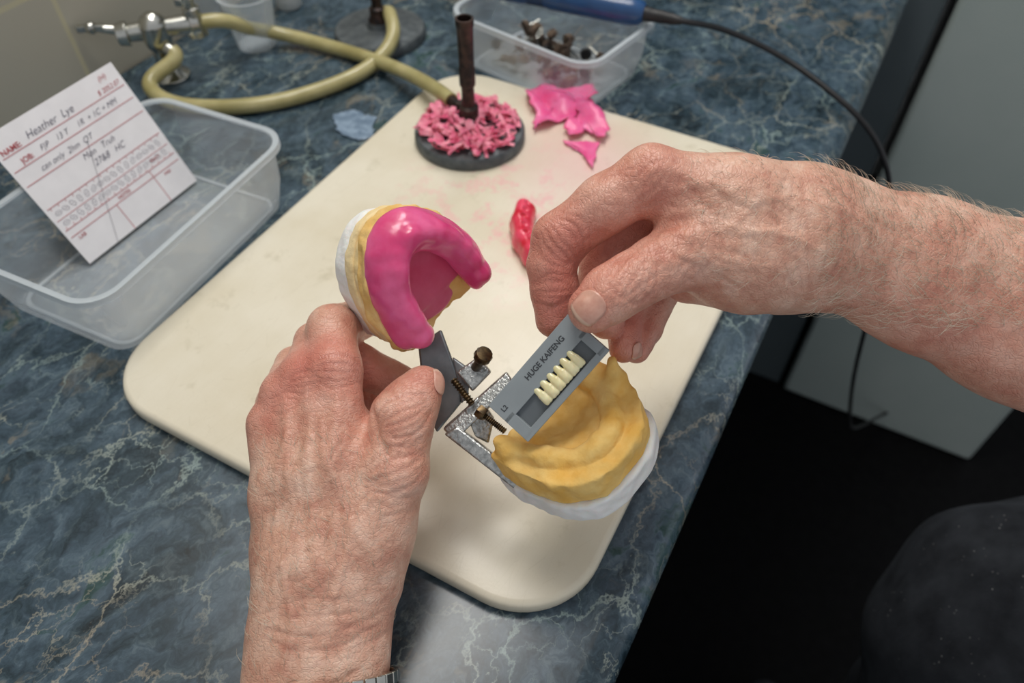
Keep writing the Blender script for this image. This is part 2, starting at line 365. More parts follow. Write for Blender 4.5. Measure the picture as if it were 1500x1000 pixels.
# ---------------------------------------------------------------- clear containers
def container(name,cx,cy,w,l,h,ang):
    e=empty(name); b=MB(); R=.024; tp=.010
    def ring(off,z): return rrect(cx,cy,w-2*off,l-2*off,max(R-off*.6,.008),z,ang,8)
    b.loft([ring(tp+.006,.0005),ring(tp+.001,.003),ring(tp*.55,h*.45),ring(.004,h-.004),ring(.0035,h)],cap0=True)
    b.obj('tub_wall',[CLEAR],e,angle=60,recalc=True)
    b=MB(); b.loft([ring(.004,h-.001),ring(.0035,h+.0008),ring(-.0005,h+.001),ring(-.001,h-.004),ring(.0005,h-.0035),ring(.0005,h-.0005),ring(.004,h-.001)])
    b.obj('rolled_rim',[CLEARRIM],e,angle=60)
    b=MB(); b.loft([ring(tp+.009,.0012),ring(tp+.0085,.0022),ring(tp+.006,.0022),ring(tp+.0055,.0012)]); b.obj('base_bead',[CLEARRIM],e)
    return e
E2=math.atan2(.907,.42)
container('plastic_container',-.281,.443,.208,.140,.063,E2)
container('plastic_container',.040,.716,.172,.125,.058,math.radians(-38.7))
# ---------------------------------------------------------------- lab card
lc=empty('lab_work_card')
BR=P(275,270,.004); BL=P(123,395,.004); TR=P(175,87,.100); TL=P(-15,195,.100)
xd=nrm((BR-BL)+(TR-TL)); yd=(TL+TR-BL-BR)/2; yd=nrm(yd-xd*(yd@xd)); nz=np.cross(xd,yd); W=.117; H=np.linalg.norm((TL+TR-BL-BR)/2)
cc=(BR+BL+TR+TL)/4
def CP(u,v,o=.0004): return cc+xd*(u-.5)*W+yd*(.5-v)*H+nz*o
b=MB(); b.box(cc,(xd,yd,nz),(W/2,H/2,.0002)); b.obj('card',[PAPER],lc,smooth=False)
b=MB()
def ln(u0,v0,u1,v1,t=.00028):
    c=(CP(u0,v0)+CP(u1,v1))/2; d=CP(u1,v1)-CP(u0,v0); L=np.linalg.norm(d); d=d/L; b.box(c,(d,np.cross(nz,d),nz),(L/2,t,.00008))
for v in (.165,.265,.375,.56,.735): ln(.02,v,.98,v)
ln(.02,.655,.98,.655,.0002); ln(.40,.79,.40,1); ln(.74,.735,.74,1); ln(.02,.79,.98,.79)
for i in range(17):
    ln(.04+.057*i,.56,.04+.057*i,.58,.00018); ln(.04+.057*i,.715,.04+.057*i,.735,.00018)
b.obj('red_rules',[REDL],lc,smooth=False)
b=MB()
for row,v in ((0,.612),(1,.69)):
    for i in range(16):
        c=CP(.065+.057*i,v); b.lathe(c,nz,[(.0022,0),(.0022,.00006),(.0019,.00006),(.0019,0)],12,caps=False,fn=lambda t,h,i=i:1+.25*math.cos(2*t+i))
        b.box(c,(xd,yd,nz),(.0014,.00012,.00005))
b.obj('tooth_chart',[CHART],lc)
k=0
for s,u,v,sz,m,sh,bd in [('NAME:',.03,.150,.0056,REDI,0,.00006),('JOB:',.10,.245,.0054,REDI,0,.00003),('Heather  Lye',.22,.140,.0080,PEN,.35,-.0001),('F|P    13 T     1R  + 1C + MM',.24,.240,.0060,PEN,.4,-.00008),('(H)',.84,.07,.0055,REDI,.3,-.00006),('$ 2052.07',.78,.145,.0052,REDI,.3,-.00006),
    ('can only  2hm  QT',.16,.345,.0062,PEN,.45,-.00008),('Mon   Truh',.42,.435,.0066,PEN,.4,-.00008),('27&8   HC',.46,.505,.0068,PEN,.4,-.00008),('NOTES',.44,.775,.0038,REDI,0,0),('LAB',.06,.83,.0038,REDI,0,0),('PRACT',.79,.70,.0032,REDI,0,0),('PAID',.82,.83,.0032,REDI,0,0)]:
    text('writing_%d'%k,s,CP(u,v,.0006),xd,yd,sz,m,lc,sh,bold=bd); k+=1
# ---------------------------------------------------------------- bunsen burners
def burner(name,c,z0):
    e=empty(name); b=MB(); c=np.array([c[0],c[1],z0])
    b.lathe(c,Zv,[(.046,0.0003),(.049,.001),(.049,.008),(.047,.0105),(.036,.011),(.034,.012),(.014,.013),(.012,.018),(.001,.018)],48,caps=True); b.obj('base',[IRON],e)
    b=MB(); b.lathe(c+Zv*.012,Zv,[(.011,0),(.011,.008),(.0085,.011),(.0085,.02),(.0056,.022),(.0054,.040),(.0068,.041),(.0068,.056),(.0062,.057),(.0068,.092),(.0075,.093),(.0075,.0985),(.0057,.0985),(.005,.06)],28,caps=False)
    b.obj('barrel',[BURNT],e)
    return e,c
bb,bcn=burner('bunsen_burner',P(688,188,.022),.012)
hd=nrm(P(640,125,.03)-P(688,168,.03)); b=MB()
j0=bcn+Zv*.022; b.cyl(j0,j0+hd*.030,.005); b.cyl(j0+hd*.012,j0+hd*.018,.0075,seg=6); b.cyl(j0+hd*.028,j0+hd*.045,.0042)
b.obj('gas_inlet',[BURNT],bb)
b=MB()
for i in range(250):
    a=random.uniform(0,6.283); rr=.043*math.sqrt(random.random())
    if rr<.010: rr=.012
    c=bcn+np.array([rr*math.cos(a),rr*math.sin(a),.0135+random.uniform(0,.014)*(1-rr/.055)])
    th=random.uniform(0,6.283); el=random.uniform(-.5,.8); d=np.array([math.cos(th)*math.cos(el),math.sin(th)*math.cos(el),math.sin(el)]); sd=nrm(np.cross(d,[random.gauss(0,.4),random.gauss(0,.4),1])); up=np.cross(sd,d)
    L=random.uniform(.008,.019); wd=random.uniform(.0014,.0034); cu=random.uniform(-.005,.008); th_=.0005
    top=[];n=6
    for jx in range(n):
        s=jx/(n-1)-.5; p=c+d*L*s+up*cu*(.25-s*s)*2; ww=wd*(1-.6*abs(s)*2*random.random()); top.append((p-sd*ww,p+sd*ww,p+sd*ww+up*th_,p-sd*ww+up*th_))
    b.loft([list(q) for q in top],cap0=True,cap1=True)
v=np.array(b.v); v[:,2]=np.maximum(v[:,2],.012+.0115); b.v=[tuple(x) for x in v]
b.obj('wax_shavings',[PINKSH],bb,smooth=False)
b2,b2c=burner('bunsen_burner',P(556,38,.012),0.0)
# ---------------------------------------------------------------- gas tap
gt=empty('gas_tap'); b=MB(); g0=P(252,112,0); z=.052
b.lathe(g0,Zv,[(.019,0.0003),(.019,.003),(.014,.006),(.010,.010),(.009,.030),(.012,.034),(.014,.042),(.014,.056),(.010,.062),(.004,.066)],28)
aL=nrm(P(160,50,z)-P(290,30,z)); top=g0+Zv*.05
b.cyl(top,top+aL*.024,.010,.008); b.cyl(top+aL*.024,top+aL*.034,.012,.010)
b.cyl(top-aL*.0,top-aL*.034,.0085,.0095); b.cyl(top-aL*.034,top-aL*.042,.012,.011)
b.cyl(top+aL*.030+Zv*.004,top+aL*.052+Zv*.010,.0050,.0036,16); b.lathe(top+aL*.049+Zv*.010,aL,[(.003,0),(.0055,.002),(.006,.005),(.004,.009),(.001,.010)],16)
b.box(top+aL*.054+Zv*.010,(nrm(D1*.6+D2*.8),nrm(D1*.8-D2*.6),Zv),(.003,.012,.003))
k2=top-aL*.038; b.cyl(k2-Zv*.012,k2+Zv*.016,.010,.008); b.cyl(k2+Zv*.016,k2+Zv*.026,.006); b.box(k2+Zv*.028,(nrm(D2+D1*.4),nrm(D1-D2*.4),Zv),(.019,.0035,.0035))
b.cyl(top+np.array([0,0,-.012]),top-D1*.020+Zv*(-.022),.007,.007)
b.obj('valve_body',[CHROME],gt,bevel=.0006)
pt=[k2-aL*.006,k2-aL*.03,P(355,42,.03),P(400,46,.015),P(455,60,.009),P(520,78,.009),P(575,97,.014),P(620,118,.026),bcn+Zv*.0215+hd*.046,bcn+Zv*.022+hd*.030]
curve('gas_hose_supply',pt,.0068,HOSE,gt)
t0=top-D1*.016+Zv*(-.018)
pt=[t0,t0+Zv*-.006-D1*.01,P(212,112,.018),P(222,138,.010),P(262,156,.008),P(330,158,.008),P(400,152,.008),P(470,132,.008),P(530,108,.0085),P(566,78,.012),P(580,48,.022),P(570,18,.03),b2c+Zv*.026+np.array([.012,.004,0]),b2c+Zv*.024]
curve('gas_hose_return',pt,.0072,HOSE,gt)
# ---------------------------------------------------------------- cups, bottle, pale blue patch
def cup(name,c,r0,r1,h,m):
    e=empty(name); b=MB(); c=np.array([c[0],c[1],.0005]); b.lathe(c,Zv,[(.001,.001),(r0,.001),(r0+.0005,.003),(r1,h-.002),(r1+.0018,h-.001),(r1+.0018,h),(r1-.0008,h),(r0-.001,.004),(.001,.0035)],36,caps=False); b.obj('cup_wall',[m],e)
    return e
cup('measuring_cup',P(378,66,0),.020,.027,.055,CLEAR)
cup('measuring_cup',P(296,22,0),.022,.026,.045,CLEARRIM)
ob=empty('small_bottle'); b=MB(); c=P(424,8,0); b.lathe(c,Zv,[(.014,0.0003),(.015,.002),(.015,.030),(.010,.036),(.008,.040)],28); b.obj('bottle_body',[WHITEP],ob); b=MB(); b.lathe(c+Zv*.038,Zv,[(.010,0),(.010,.012),(.008,.014)],20); b.obj('bottle_cap',[ORANGE],ob)
def sheet(name,outline,z,mat,amp=.002,fold=0,thick=.0012,parent=None,seed=0):
    rnd=random.Random(seed); pts=[P(x,y,z) for x,y in outline]; c=sum(pts)/len(pts); K=9; n=len(pts)
    den=[]
    for i in range(n):
        for q in range(5):
            t=q/5; p=pts[i]*(1-t)+pts[(i+1)%n]*t; p=p+np.array([rnd.gauss(0,.0010),rnd.gauss(0,.0010),0]); den.append(p)
    b=MB(); N=len(den); ph=[rnd.uniform(0,6) for _ in range(4)]
    def zz(p): return z+.0008+amp*(1+math.sin(p[0]*260+ph[0]+p[1]*120)*.6+math.sin(p[1]*310+ph[1]-p[0]*90)*.4)+fold*abs(math.sin(p[0]*95+ph[2]+p[1]*40))*(.6+.4*math.sin(p[1]*130+ph[3]))
    ringsA=[]
    for kk in range(1,K+1):
        ringsA.append([np.array([*(c+(p-c)*kk/K)[:2],zz(c+(p-c)*kk/K)]) for p in den])
    cz=np.array([c[0],c[1],zz(c)]); vs=[cz]+[p for rr in ringsA for p in rr]
    fs=[(0,1+i,1+(i+1)%N) for i in range(N)]+[(1+k*N+i,1+(k+1)*N+i,1+(k+1)*N+(i+1)%N,1+k*N+(i+1)%N) for k in range(K-1) for i in range(N)]
    b.add(vs,fs); o=b.obj(name,[mat],parent,angle=25); s=o.modifiers.new('solid','SOLIDIFY'); s.thickness=thick; s.offset=1; return o
sheet('pale_blue_patch',[(488,170),(500,166),(520,162),(538,168),(552,174),(548,188),(545,202),(526,208),(508,200),(492,192)],.0002,PALEBLUE,.0004,.0004,thick=.0003,seed=3)  # thin mottled pale blue patch lying on the worktop
ws=empty('pink_wax_sheet')
sheet('sheet_piece_1',[(770,138),(798,130),(820,136),(868,130),(872,150),(850,158),(842,178),(812,184),(782,196),(786,172),(774,160)],.012,PINKS,.0014,.009,parent=ws,seed=1)
sheet('sheet_piece_2',[(838,142),(868,148),(893,196),(884,208),(862,192),(838,204),(826,188),(846,172)],.0145,PINKS,.0014,.010,parent=ws,seed=2)
sheet('sheet_piece_3',[(826,208),(878,212),(868,250),(850,228)],.012,PINKS,.0006,.002,parent=ws,seed=5)
# ---------------------------------------------------------------- polishing wheels in rear tub
pw=empty('polishing_wheels'); b=MB()
for i in range(44):
    u=random.uniform(-.055,.050); w_=random.uniform(-.035,.035); a=math.radians(-38.7)
    c=np.array([.04+u*math.cos(a)-w_*math.sin(a),.716+u*math.sin(a)+w_*math.cos(a),random.uniform(.008,.020)])
    ax=nrm(np.array([random.gauss(0,1),random.gauss(0,1),random.gauss(0,.6)])); rr=random.uniform(.0035,.0075)
    b.lathe(c,ax,[(rr*.4,0),(rr,.001),(rr,.005),(rr*.4,.006)],18,mi=random.choice([0,0,1])); b.cyl(c+ax*.006,c+ax*.020,.0010,seg=8,mi=2)
v=np.array(b.v); v[:,2]=np.maximum(v[:,2],.0035); b.v=[tuple(x) for x in v]
b.obj('wheels_and_mandrels',[BROWN,BLACKR,CHROME],pw)
# ---------------------------------------------------------------- handpiece + cable
hp=empty('dental_handpiece'); a=P(700,-28,.070); c=P(944,20,.070); ax=nrm(c-a); b=MB(); L=np.linalg.norm(c-a)
b.lathe(a,ax,[(.004,-.03),(.006,-.028),(.009,0),(.0130,.02),(.0130,.05),(.0118,.055),(.0118,.075),(.0130,.08),(.0130,L-.012),(.0108,L-.003),(.008,L)],32); b.obj('motor_housing',[BLUEP],hp)
b=MB(); b.lathe(c,ax,[(.007,-.002),(.0065,.006),(.0062,.007),(.0058,.014),(.0062,.015),(.005,.024),(.0055,.025),(.0035,.036)],20)
for i in range(10): b.lathe(a+ax*(.056+.0018*i),ax,[(.0117,0),(.0122,.0004),(.0117,.0009)],32,caps=False)
b.obj('strain_relief',[BLACKR],hp)
cpts=[c+ax*.03,c+ax*.05,P(1040,36,.058),P(1095,56,.045),P(1160,90,.03),P(1225,140,.02),P(1280,190,.0),P(1308,262,-.05),P(1300,330,-.12),P(1285,420,-.2),P(1262,500,-.3),P(1248,560,-.42),P(1244,610,-.55),P(1244,640,-.75),P(1300,600,-.89),P(1400,560,-.893)]
curve('cable',cpts,.0027,BLACKR,hp)
# ---------------------------------------------------------------- red wax trial piece on the board
rw=empty('wax_bite_rim'); ap=[P(x,y,.018) for x,y in [(770,310),(764,330),(768,354),(782,376),(806,394)]]
aq=np.array(ap); f=Field(aq.min(0)-.018,aq.max(0)+.018,.0008)
for p,q in zip(ap[:-1],ap[1:]): f.cone(p,.0085,q,.0094,.003); f.cone(p+Zv*.006-R_*.002,.0058,q+Zv*.006-R_*.002,.0058,.002)
for i in range(9):
    t=i/8*3.98; j=int(t); p=ap[j]*(1-t+j)+ap[j+1]*(t-j); f.ell(p+Zv*.0118+R_*.0020,(.0028,.0026,.004),k=.001,neg=True)
V,Fc=f.mesh(); V[:,2]=np.maximum(V[:,2],.0122); fobj('rim_wax',V,Fc,[REDW],rw)
# ---------------------------------------------------------------- articulator with casts
ar=empty('dental_articulator')
L_=cv(.60,.70,-.39); N1=cv(.67,-.16,.73); N1=nrm(N1-L_*(N1@L_)); M1=np.cross(N1,L_)
N2=cv(-.28,.65,.71); N2=nrm(N2-L_*(N2@L_)); M2=-np.cross(N2,L_)
O1=Q(645,430,392); O2=Q(799,592,380)
def dsh(w,l,back,n=36,pw=1.0,cr=.006):
    pts=[(w*math.copysign(abs(math.cos(t))**pw,math.cos(t)),l*abs(math.sin(t))**pw) for t in np.linspace(0,math.pi,n)]
    return pts+[(-w+.001,-back*.6),(-w+cr,-back),(w-cr,-back),(w-.001,-back*.6)]
def cast(name,fr,layers,mat,am=.00035):
    f=Field((-.047,-.024,-.044),(.047,.060,.018),.0008)
    layers(f); V,Fc=f.mesh(); o=fobj(name,V,Fc,[mat],ar,fr); rough(o,[(am,260),(am*.5,700)],len(name)); return o
fU=(O1,L_,M1,N1); fL=(O2,L_,M2,N2)
cast('upper_white_base',fU,lambda f:f.extr(dsh(.0330,.0475,.010),-.040,-.0255,.004),WPLA)
cast('upper_cream_layer',fU,lambda f:f.extr(dsh(.0340,.0490,.012),-.026,-.0185,.0012),CPLA)
cast('upper_cream_seam',fU,lambda f:f.extr(dsh(.0334,.0483,.012),-.0195,-.0145,.001),CPLA)
def uy(f):
    f.extr(dsh(.0348,.0505,.0165),-.0150,-.006,.0016)
    f.ell((0,-.010,.006),(.019,.026,.0155),k=.003,neg=True)
cast('upper_yellow_cast',fU,uy,YTAN,.0007)
f=Field((-.042,-.022,-.022),(.042,.058,.02),.0008)
th=np.linspace(-.15,math.pi+.15,30)
for i,(t0_,t1_) in enumerate(zip(th[:-1],th[1:])):
    def pp(t,r1,r2,z): return (r1*math.cos(t),r2*math.sin(t),z)
    wv=lambda t:.0004*math.sin(9*t)+.0003*math.sin(23*t)
    f.cone(pp(t0_,.0235,.0368,.0055),.0046+wv(t0_),pp(t1_,.0235,.0368,.0055),.0046+wv(t1_),.003)
    f.cone(pp(t0_,.0262,.0405,.0005),.0042,pp(t1_,.0262,.0405,.0005),.0042,.005)
    f.cone(pp(t0_,.0282,.0434,-.0050),.0036,pp(t1_,.0282,.0434,-.0050),.0036,.006)
    f.cone(pp(t0_,.0208,.0335,-.001),.0036,pp(t1_,.0208,.0335,-.001),.0036,.006)
for sx in (-1,1):
    f.ell((sx*.0238,-.006,.005),(.0062,.0055,.0060),k=.003); f.ell((sx*.0265,-.003,-.004),(.0070,.007,.005),k=.004)
f.ell((.001,.0390,.008),(.005,.0035,.004),k=.004); f.ell((.0195,-.009,.002),(.003,.004,.004),k=.003); f.ell((-.021,-.009,.0),(.003,.004,.004),k=.003)
V,Fc=f.mesh(); o=fobj('pink_wax_rim',V,Fc,[PINK],ar,fU); rough(o,[(.00035,200),(.00012,600)],3)
f=Field((-.034,-.026,-.022),(.034,.045,.01),.0008)
f.extr(dsh(.026,.039,.003),-.0085,-.0045,.001)
f.ell((0,-.008,.006),(.017,.026,.0120),k=.004,neg=True)
f.ell((0,.014,-.0085),(.024,.026,.0032),k=.003); f.ell((0,.000,-.0098),(.020,.0125,.0024),k=.003)
V,Fc=f.mesh(); o=fobj('pink_palate',V,Fc,[PINKD],ar,fU); rough(o,[(.0003,260)],5)
# lower cast
cast('lower_white_base',fL,lambda f:f.extr(dsh(.0388,.0508,.011,pw=.74,cr=.002),-.037,-.0225,.0025),WPLA)
def ly(f):
    f.extr(dsh(.0368,.0485,.011,pw=.77,cr=.002),-.0230,-.006,.0010)
    for t0_,t1_ in zip(th[2:-3],th[3:-2]):
        z=lambda t:-.0050+.0010*math.sin(5*t)
        f.cone((.0258*math.cos(t0_),.0365*math.sin(t0_),z(t0_)),.0044,(.0258*math.cos(t1_),.0365*math.sin(t1_),z(t1_)),.0044,.0025)
    f.ell((0,-.010,.003),(.0195,.037,.016),k=.002,neg=True)
    f.cone((.027,.008,-.004),.0055,(.031,.006,.0130),.0020,.005)
    f.cone((.029,.022,-.004),.0055,(.0325,.021,.0090),.0024,.005)
    f.cone((.030,.006,-.003),.005,(.030,.022,-.002),.005,.005)
    f.cone((-.029,-.004,-.004),.006,(-.029,-.007,.001),.0035,.005)
cast('lower_yellow_cast',fL,ly,YPLA,.0005)
def back(mm): return -VIEW*mm/1000
b=MB()
b.prism([Q(648,628,390),Q(742,544,392),Q(754,562,390),Q(666,646,386)],back(9))
b.prism([Q(650,636,386),Q(670,624,386),Q(792,718,380),Q(800,740,380),Q(768,728,381)],back(6))
b.prism([Q(742,548,392),Q(752,560,390),Q(770,600,394),Q(755,610,396)],back(6))
b.prism([Q(680,600,389),Q(700,580,390),Q(724,612,391),Q(716,650,391),Q(696,640,389)],back(6))
b.prism([Q(668,545,396),Q(700,522,397),Q(720,545,395),Q(692,574,394)],back(10))
bp=[O2+L_*x+M2*y+N2*-.0375 for x,y in [(-.03,-.01),(.03,-.01),(.026,.03),(-.026,.03)]]; b.prism(bp,-N2*.003)
bp2=[O1+L_*x+M1*y-N1*.0405 for x,y in [(-.018,-.012),(.018,-.012),(.014,.03),(-.014,.03)]]; b.prism(bp2,-N1*.003)
b.obj('cast_frame',[CASTMET],ar,bevel=.0012)
b=MB()
b.prism([Q(612,505,404),Q(646,482,402),Q(660,520,400),Q(674,560,400),Q(676,590,400),Q(640,634,400),Q(622,600,402)],back(4))
b.prism([Q(662,522,400),Q(688,540,398),Q(686,578,396),Q(676,592,398)],back(4))
b.obj('upper_arm',[DARKMET],ar,bevel=.0012)
b=MB()
a=Q(709,519,384); c=Q(700,533,392); ax=nrm(c-a)
b.lathe(a,ax,[(.002,-.0015),(.0042,-.001),(.0046,0),(.0046,.003),(.0042,.004),(.0025,.0045),(.0025,.014),(.0018,.015)],36,fn=lambda t,h:1+(.05*math.cos(12*t) if -.0005<h<.0035 else 0))
def spring(a,c,r,n):
    ax=nrm(c-a); L=np.linalg.norm(c-a); b.cyl(a,c,r*.7,seg=16)
    for i in range(n): b.lathe(a+ax*L*(i+.2)/n,ax,[(r*.7,0),(r,L/n*.3),(r*.7,L/n*.6)],16,caps=False)
spring(Q(664,556,391),Q(692,592,387),.0022,10); spring(Q(704,604,383),Q(740,632,380),.0019,15)
b.lathe(Q(700,600,383),nrm(Q(742,632,380)-Q(702,602,384)),[(.0034,0),(.0038,.001),(.0038,.004),(.0034,.005)],6)
b.obj('brass_screws',[BRASS],ar)
# ---------------------------------------------------------------- tooth card
tcd=empty('tooth_shade_card')
pa=Q(745,620,362); pb=Q(863,486,352); Ad=nrm(pb-pa); Bd=cv(.70,-.69,.12); Bd=nrm(Bd-Ad*(Bd@Ad)); Nd=np.cross(Ad,Bd)
if Nd@VIEW<0: Nd=-Nd
Cc=(pa+pb)/2; HA=.029; HB=.0128
def TC(a,b_,n): return Cc+Ad*a+Bd*b_+Nd*n
b=MB()
b.box(TC(0,-.0065,0),(Ad,Bd,Nd),(HA,.0063,.002)); b.box(TC(0,.0110,0),(Ad,Bd,Nd),(HA,.0018,.002))
b.box(TC(-.0260,.0045,0),(Ad,Bd,Nd),(.0030,.0070,.002)); b.box(TC(.0265,.0045,0),(Ad,Bd,Nd),(.0025,.0070,.002)); b.box(TC(0,.0045,-.0012),(Ad,Bd,Nd),(.026,.0070,.0008),1)
b.obj('plastic_holder',[GREYP,GREYD],tcd,bevel=.0003,smooth=False)
f=Field((-.03,-.015,-.006),(.03,.015,.012),.0004)
for i in range(6):
    x=-.0078+i*.0047; tw=(.0022,.0025,.0024,.0024,.0025,.0022)[i]*1.04
    f.cone((x,.0000,.0012),tw*.74,(x+.0003,.0060,.0026),tw*.90,.0003,np.array([0,0,1.]),1.2)
    for q in (-.45,.45): f.cone((x+.0003+q*tw,.0074,.0026),tw*.52,(x+.0003+q*tw*.8,.0030,.0024),tw*.5,.0008)
V,Fc=f.mesh(); fobj('acrylic_teeth',V,Fc,[TOOTH],tcd,(Cc,Ad,Bd,Nd))
yt=-Bd if np.cross(Ad,-Bd)@Nd>0 else Bd
text('maker_lettering','HUGE KAIFENG',TC(-.0070,-.0062,.0021),Ad,yt,.0038,PRINT,tcd,bold=.00007)
text('size_lettering','L2',TC(-.0262,-.0050,.0021),Ad,yt,.0033,PRINT,tcd,bold=.00005)
# ---------------------------------------------------------------- the technician
tech=empty('dental_technician')
def grid_for(pts,pad,h):
    q=np.array(pts); return Field(q.min(0)-pad,q.max(0)+pad,h)
def finish(name,f,ridges,tints,mat,parent=tech):
    V,Fc=f.mesh(); o=fobj(name,V,Fc,[mat],parent); me=o.data; n=len(me.vertices)
    nr=np.zeros(n*3,np.float32); me.vertex_normals.foreach_get('vector',nr); nr=nr.reshape(-1,3); co=np.array(V)
    x=co@R_; y=(co-CAM)@U_; face=np.clip((nr@VIEW-.05)*2.2,0,1); disp=np.zeros(n); gr=np.zeros(n)
    for (pts,A,w) in ridges:
        qq=[Q(*p) for p in pts]; P2=np.array([(q@R_,(q-CAM)@U_) for q in qq])
        lo=P2.min(0)-.012; hi=P2.max(0)+.012; ix=np.nonzero((x>lo[0])&(x<hi[0])&(y>lo[1])&(y<hi[1]))[0]
        if len(ix)==0: continue
        xx=x[ix]; yy=y[ix]; best=np.full(len(ix),1e9)
        for a_,b_ in zip(P2[:-1],P2[1:]):
            e=b_-a_; t=np.clip(((xx-a_[0])*e[0]+(yy-a_[1])*e[1])/(e@e),0,1); best=np.minimum(best,(xx-a_[0]-t*e[0])**2+(yy-a_[1]-t*e[1])**2)
        g=np.exp(-best/(2*(w/1000)**2)); disp[ix]+=A/1000*g
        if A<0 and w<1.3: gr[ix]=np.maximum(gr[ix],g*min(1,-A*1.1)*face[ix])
    disp=np.clip(disp,-.0014,.0012)
    co=co+nr*(disp*face)[:,None]+nr*(.00014*vn(co,200,1)+.00006*vn(co,600,2))[:,None]; me.vertices.foreach_set('co',co.astype(np.float32).ravel())
    tn=np.zeros(n)
    for (px,py,d,rad,am) in tints:
        q=Q(px,py,d); tn+=am*.9*np.exp(-((co-q)**2).sum(1)/(2*(rad/1000)**2))
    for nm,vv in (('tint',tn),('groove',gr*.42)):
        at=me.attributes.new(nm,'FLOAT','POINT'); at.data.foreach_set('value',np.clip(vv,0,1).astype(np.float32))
    me.update()
    return o,BVHTree.FromPolygons(co.tolist(),Fc.tolist())
def crease(cx,cy,d,ang,ln_,cnt,sp,A=-.45,w=.55,bow=.12):
    out=[]; a=math.radians(ang); dx,dy=math.cos(a),-math.sin(a); nx,ny=-dy,dx
    for i in range(cnt):
        o=(i-(cnt-1)/2)*sp; pts=[]
        for s in (-1,-.5,0,.5,1):
            bw=bow*ln_*(1-s*s)*(1 if o>=0 else -1)*(abs(o)/sp*.6+.2)
            pts.append((cx+dx*ln_/2*s+nx*(o+bw)+random.gauss(0,1),cy+dy*ln_/2*s+ny*(o+bw)+random.gauss(0,1),d))
        out.append((pts,A*random.uniform(.6,1.2),w))
    return out
def rwrinkles(reg,d,ang,n,ln_,A,w=.6):
    out=[]
    for i in range(n):
        x=random.uniform(reg[0],reg[2]); y=random.uniform(reg[1],reg[3]); a=math.radians(ang+random.gauss(0,16)); L=ln_*random.uniform(.5,1.4); pts=[]
        bw=random.gauss(0,.12)*L
        for s in (-1,-.5,0,.5,1): pts.append((x+math.cos(a)*L/2*s-math.sin(a)*bw*(1-s*s)+random.gauss(0,1.5),y-math.sin(a)*L/2*s-math.cos(a)*bw*(1-s*s)+random.gauss(0,1.5),d))
        out.append((pts,-A*random.uniform(.4,1.2),w*random.uniform(.8,1.3)))
    return out
# left hand
LW=[(430,1560,318,125),(446,1250,340,112),(460,1030,356,99),(466,940,362,97),(478,850,366,104)]
f=grid_for([Q(*p[:3]) for p in [(300,1620,330,1),(660,1620,300,1),(330,430,440,1),(680,430,370,1),(330,700,330,1),(600,600,450,1)]],.02,.0011)
f.chain(LW,.012,VIEW,1.5)
for ch in [[(432,850,370,54),(415,730,378,44),(396,620,388,33)],[(452,850,366,52),(432,700,376,41),(416,578,388,33)],[(478,850,364,52),(458,690,372,42),(447,550,386,35)],[(505,850,364,52),(495,680,370,44),(490,540,382,38)]]:
    f.chain(ch,.009,VIEW,1.1)
f.chain([(420,800,384,46),(520,760,384,48),(520,650,388,40),(430,650,392,40)],.012)
f.chain([(525,840,372,60),(546,775,370,55),(578,690,368,49)],.012); f.chain([(578,690,368,49),(586,640,370,43),(590,612,372,46),(605,588,376,39),(619,566,379,31)],.004)
f.chain([(520,700,378,38),(555,670,378,34)],.012)
f.chain([(490,540,382,38),(486,482,398,36)],.005); f.chain([(486,482,398,36),(520,470,426,29),(556,462,440,26)],.003)
f.chain([(447,550,386,34),(463,502,410,31)],.004); f.chain([(463,502,410,31),(525,535,420,32),(585,560,424,27)],.003)
f.chain([(416,578,388,32),(432,536,416,29)],.004); f.chain([(432,536,416,29),(490,580,438,28),(560,600,440,25)],.002)
f.chain([(396,620,388,32),(404,590,418,27),(460,620,440,25),(520,630,444,23)],.003)
rd=[]
for ch in [[(470,830,350),(450,700,358),(442,560,362)],[(490,830,350),(488,690,352),(490,560,358)],[(446,830,352),(424,700,360),(412,590,366)]]: rd.append((ch,.65,1.9))
for a_,b_ in [((466,690),(470,590)),((438,680),(428,590)),((510,690),(525,600))]: rd.append(([(*a_,360),(*b_,362)],-.9,3.0))
for v_ in [[(420,820),(440,740),(430,690),(450,640)],[(500,860),(520,780),(500,720),(470,660),(462,620)],[(540,800),(520,760)],[(400,760),(398,690),(410,640)],[(430,980),(440,900),(420,820)],[(520,960),(510,900),(500,860)]]: rd.append(([(*p,355) for p in v_],.6,1.2))
rd+=crease(592,608,360,25,74,6,6,-.55,.6)+crease(580,688,356,20,80,5,9,-.42,.7)+crease(470,905,350,3,150,4,11,-.32,.7)
rd+=crease(490,545,366,0,54,5,8,-.42,.65)+crease(447,560,372,10,44,4,7,-.4,.6)+crease(414,590,372,15,40,4,7,-.35,.6)
rd+=rwrinkles((380,600,600,880),355,72,90,55,.24)+rwrinkles((380,640,620,860),355,20,50,45,.19)+rwrinkles((390,860,560,1000),350,5,40,70,.22)+rwrinkles((540,640,620,780),356,25,36,46,.28)
rd.append(([(547,604,366),(556,635,364),(572,662,362)],-1.4,1.3))
tl=[(492,520,375,14,.5),(447,540,380,12,.45),(412,570,382,12,.45),(390,620,382,12,.45),(600,600,366,12,.35),(622,560,376,9,.5),(530,540,415,20,.8),(520,610,380,16,.35),(580,690,360,10,.25)]
lh,lb=finish('left_hand_and_forearm',f,rd,tl,SKINL)
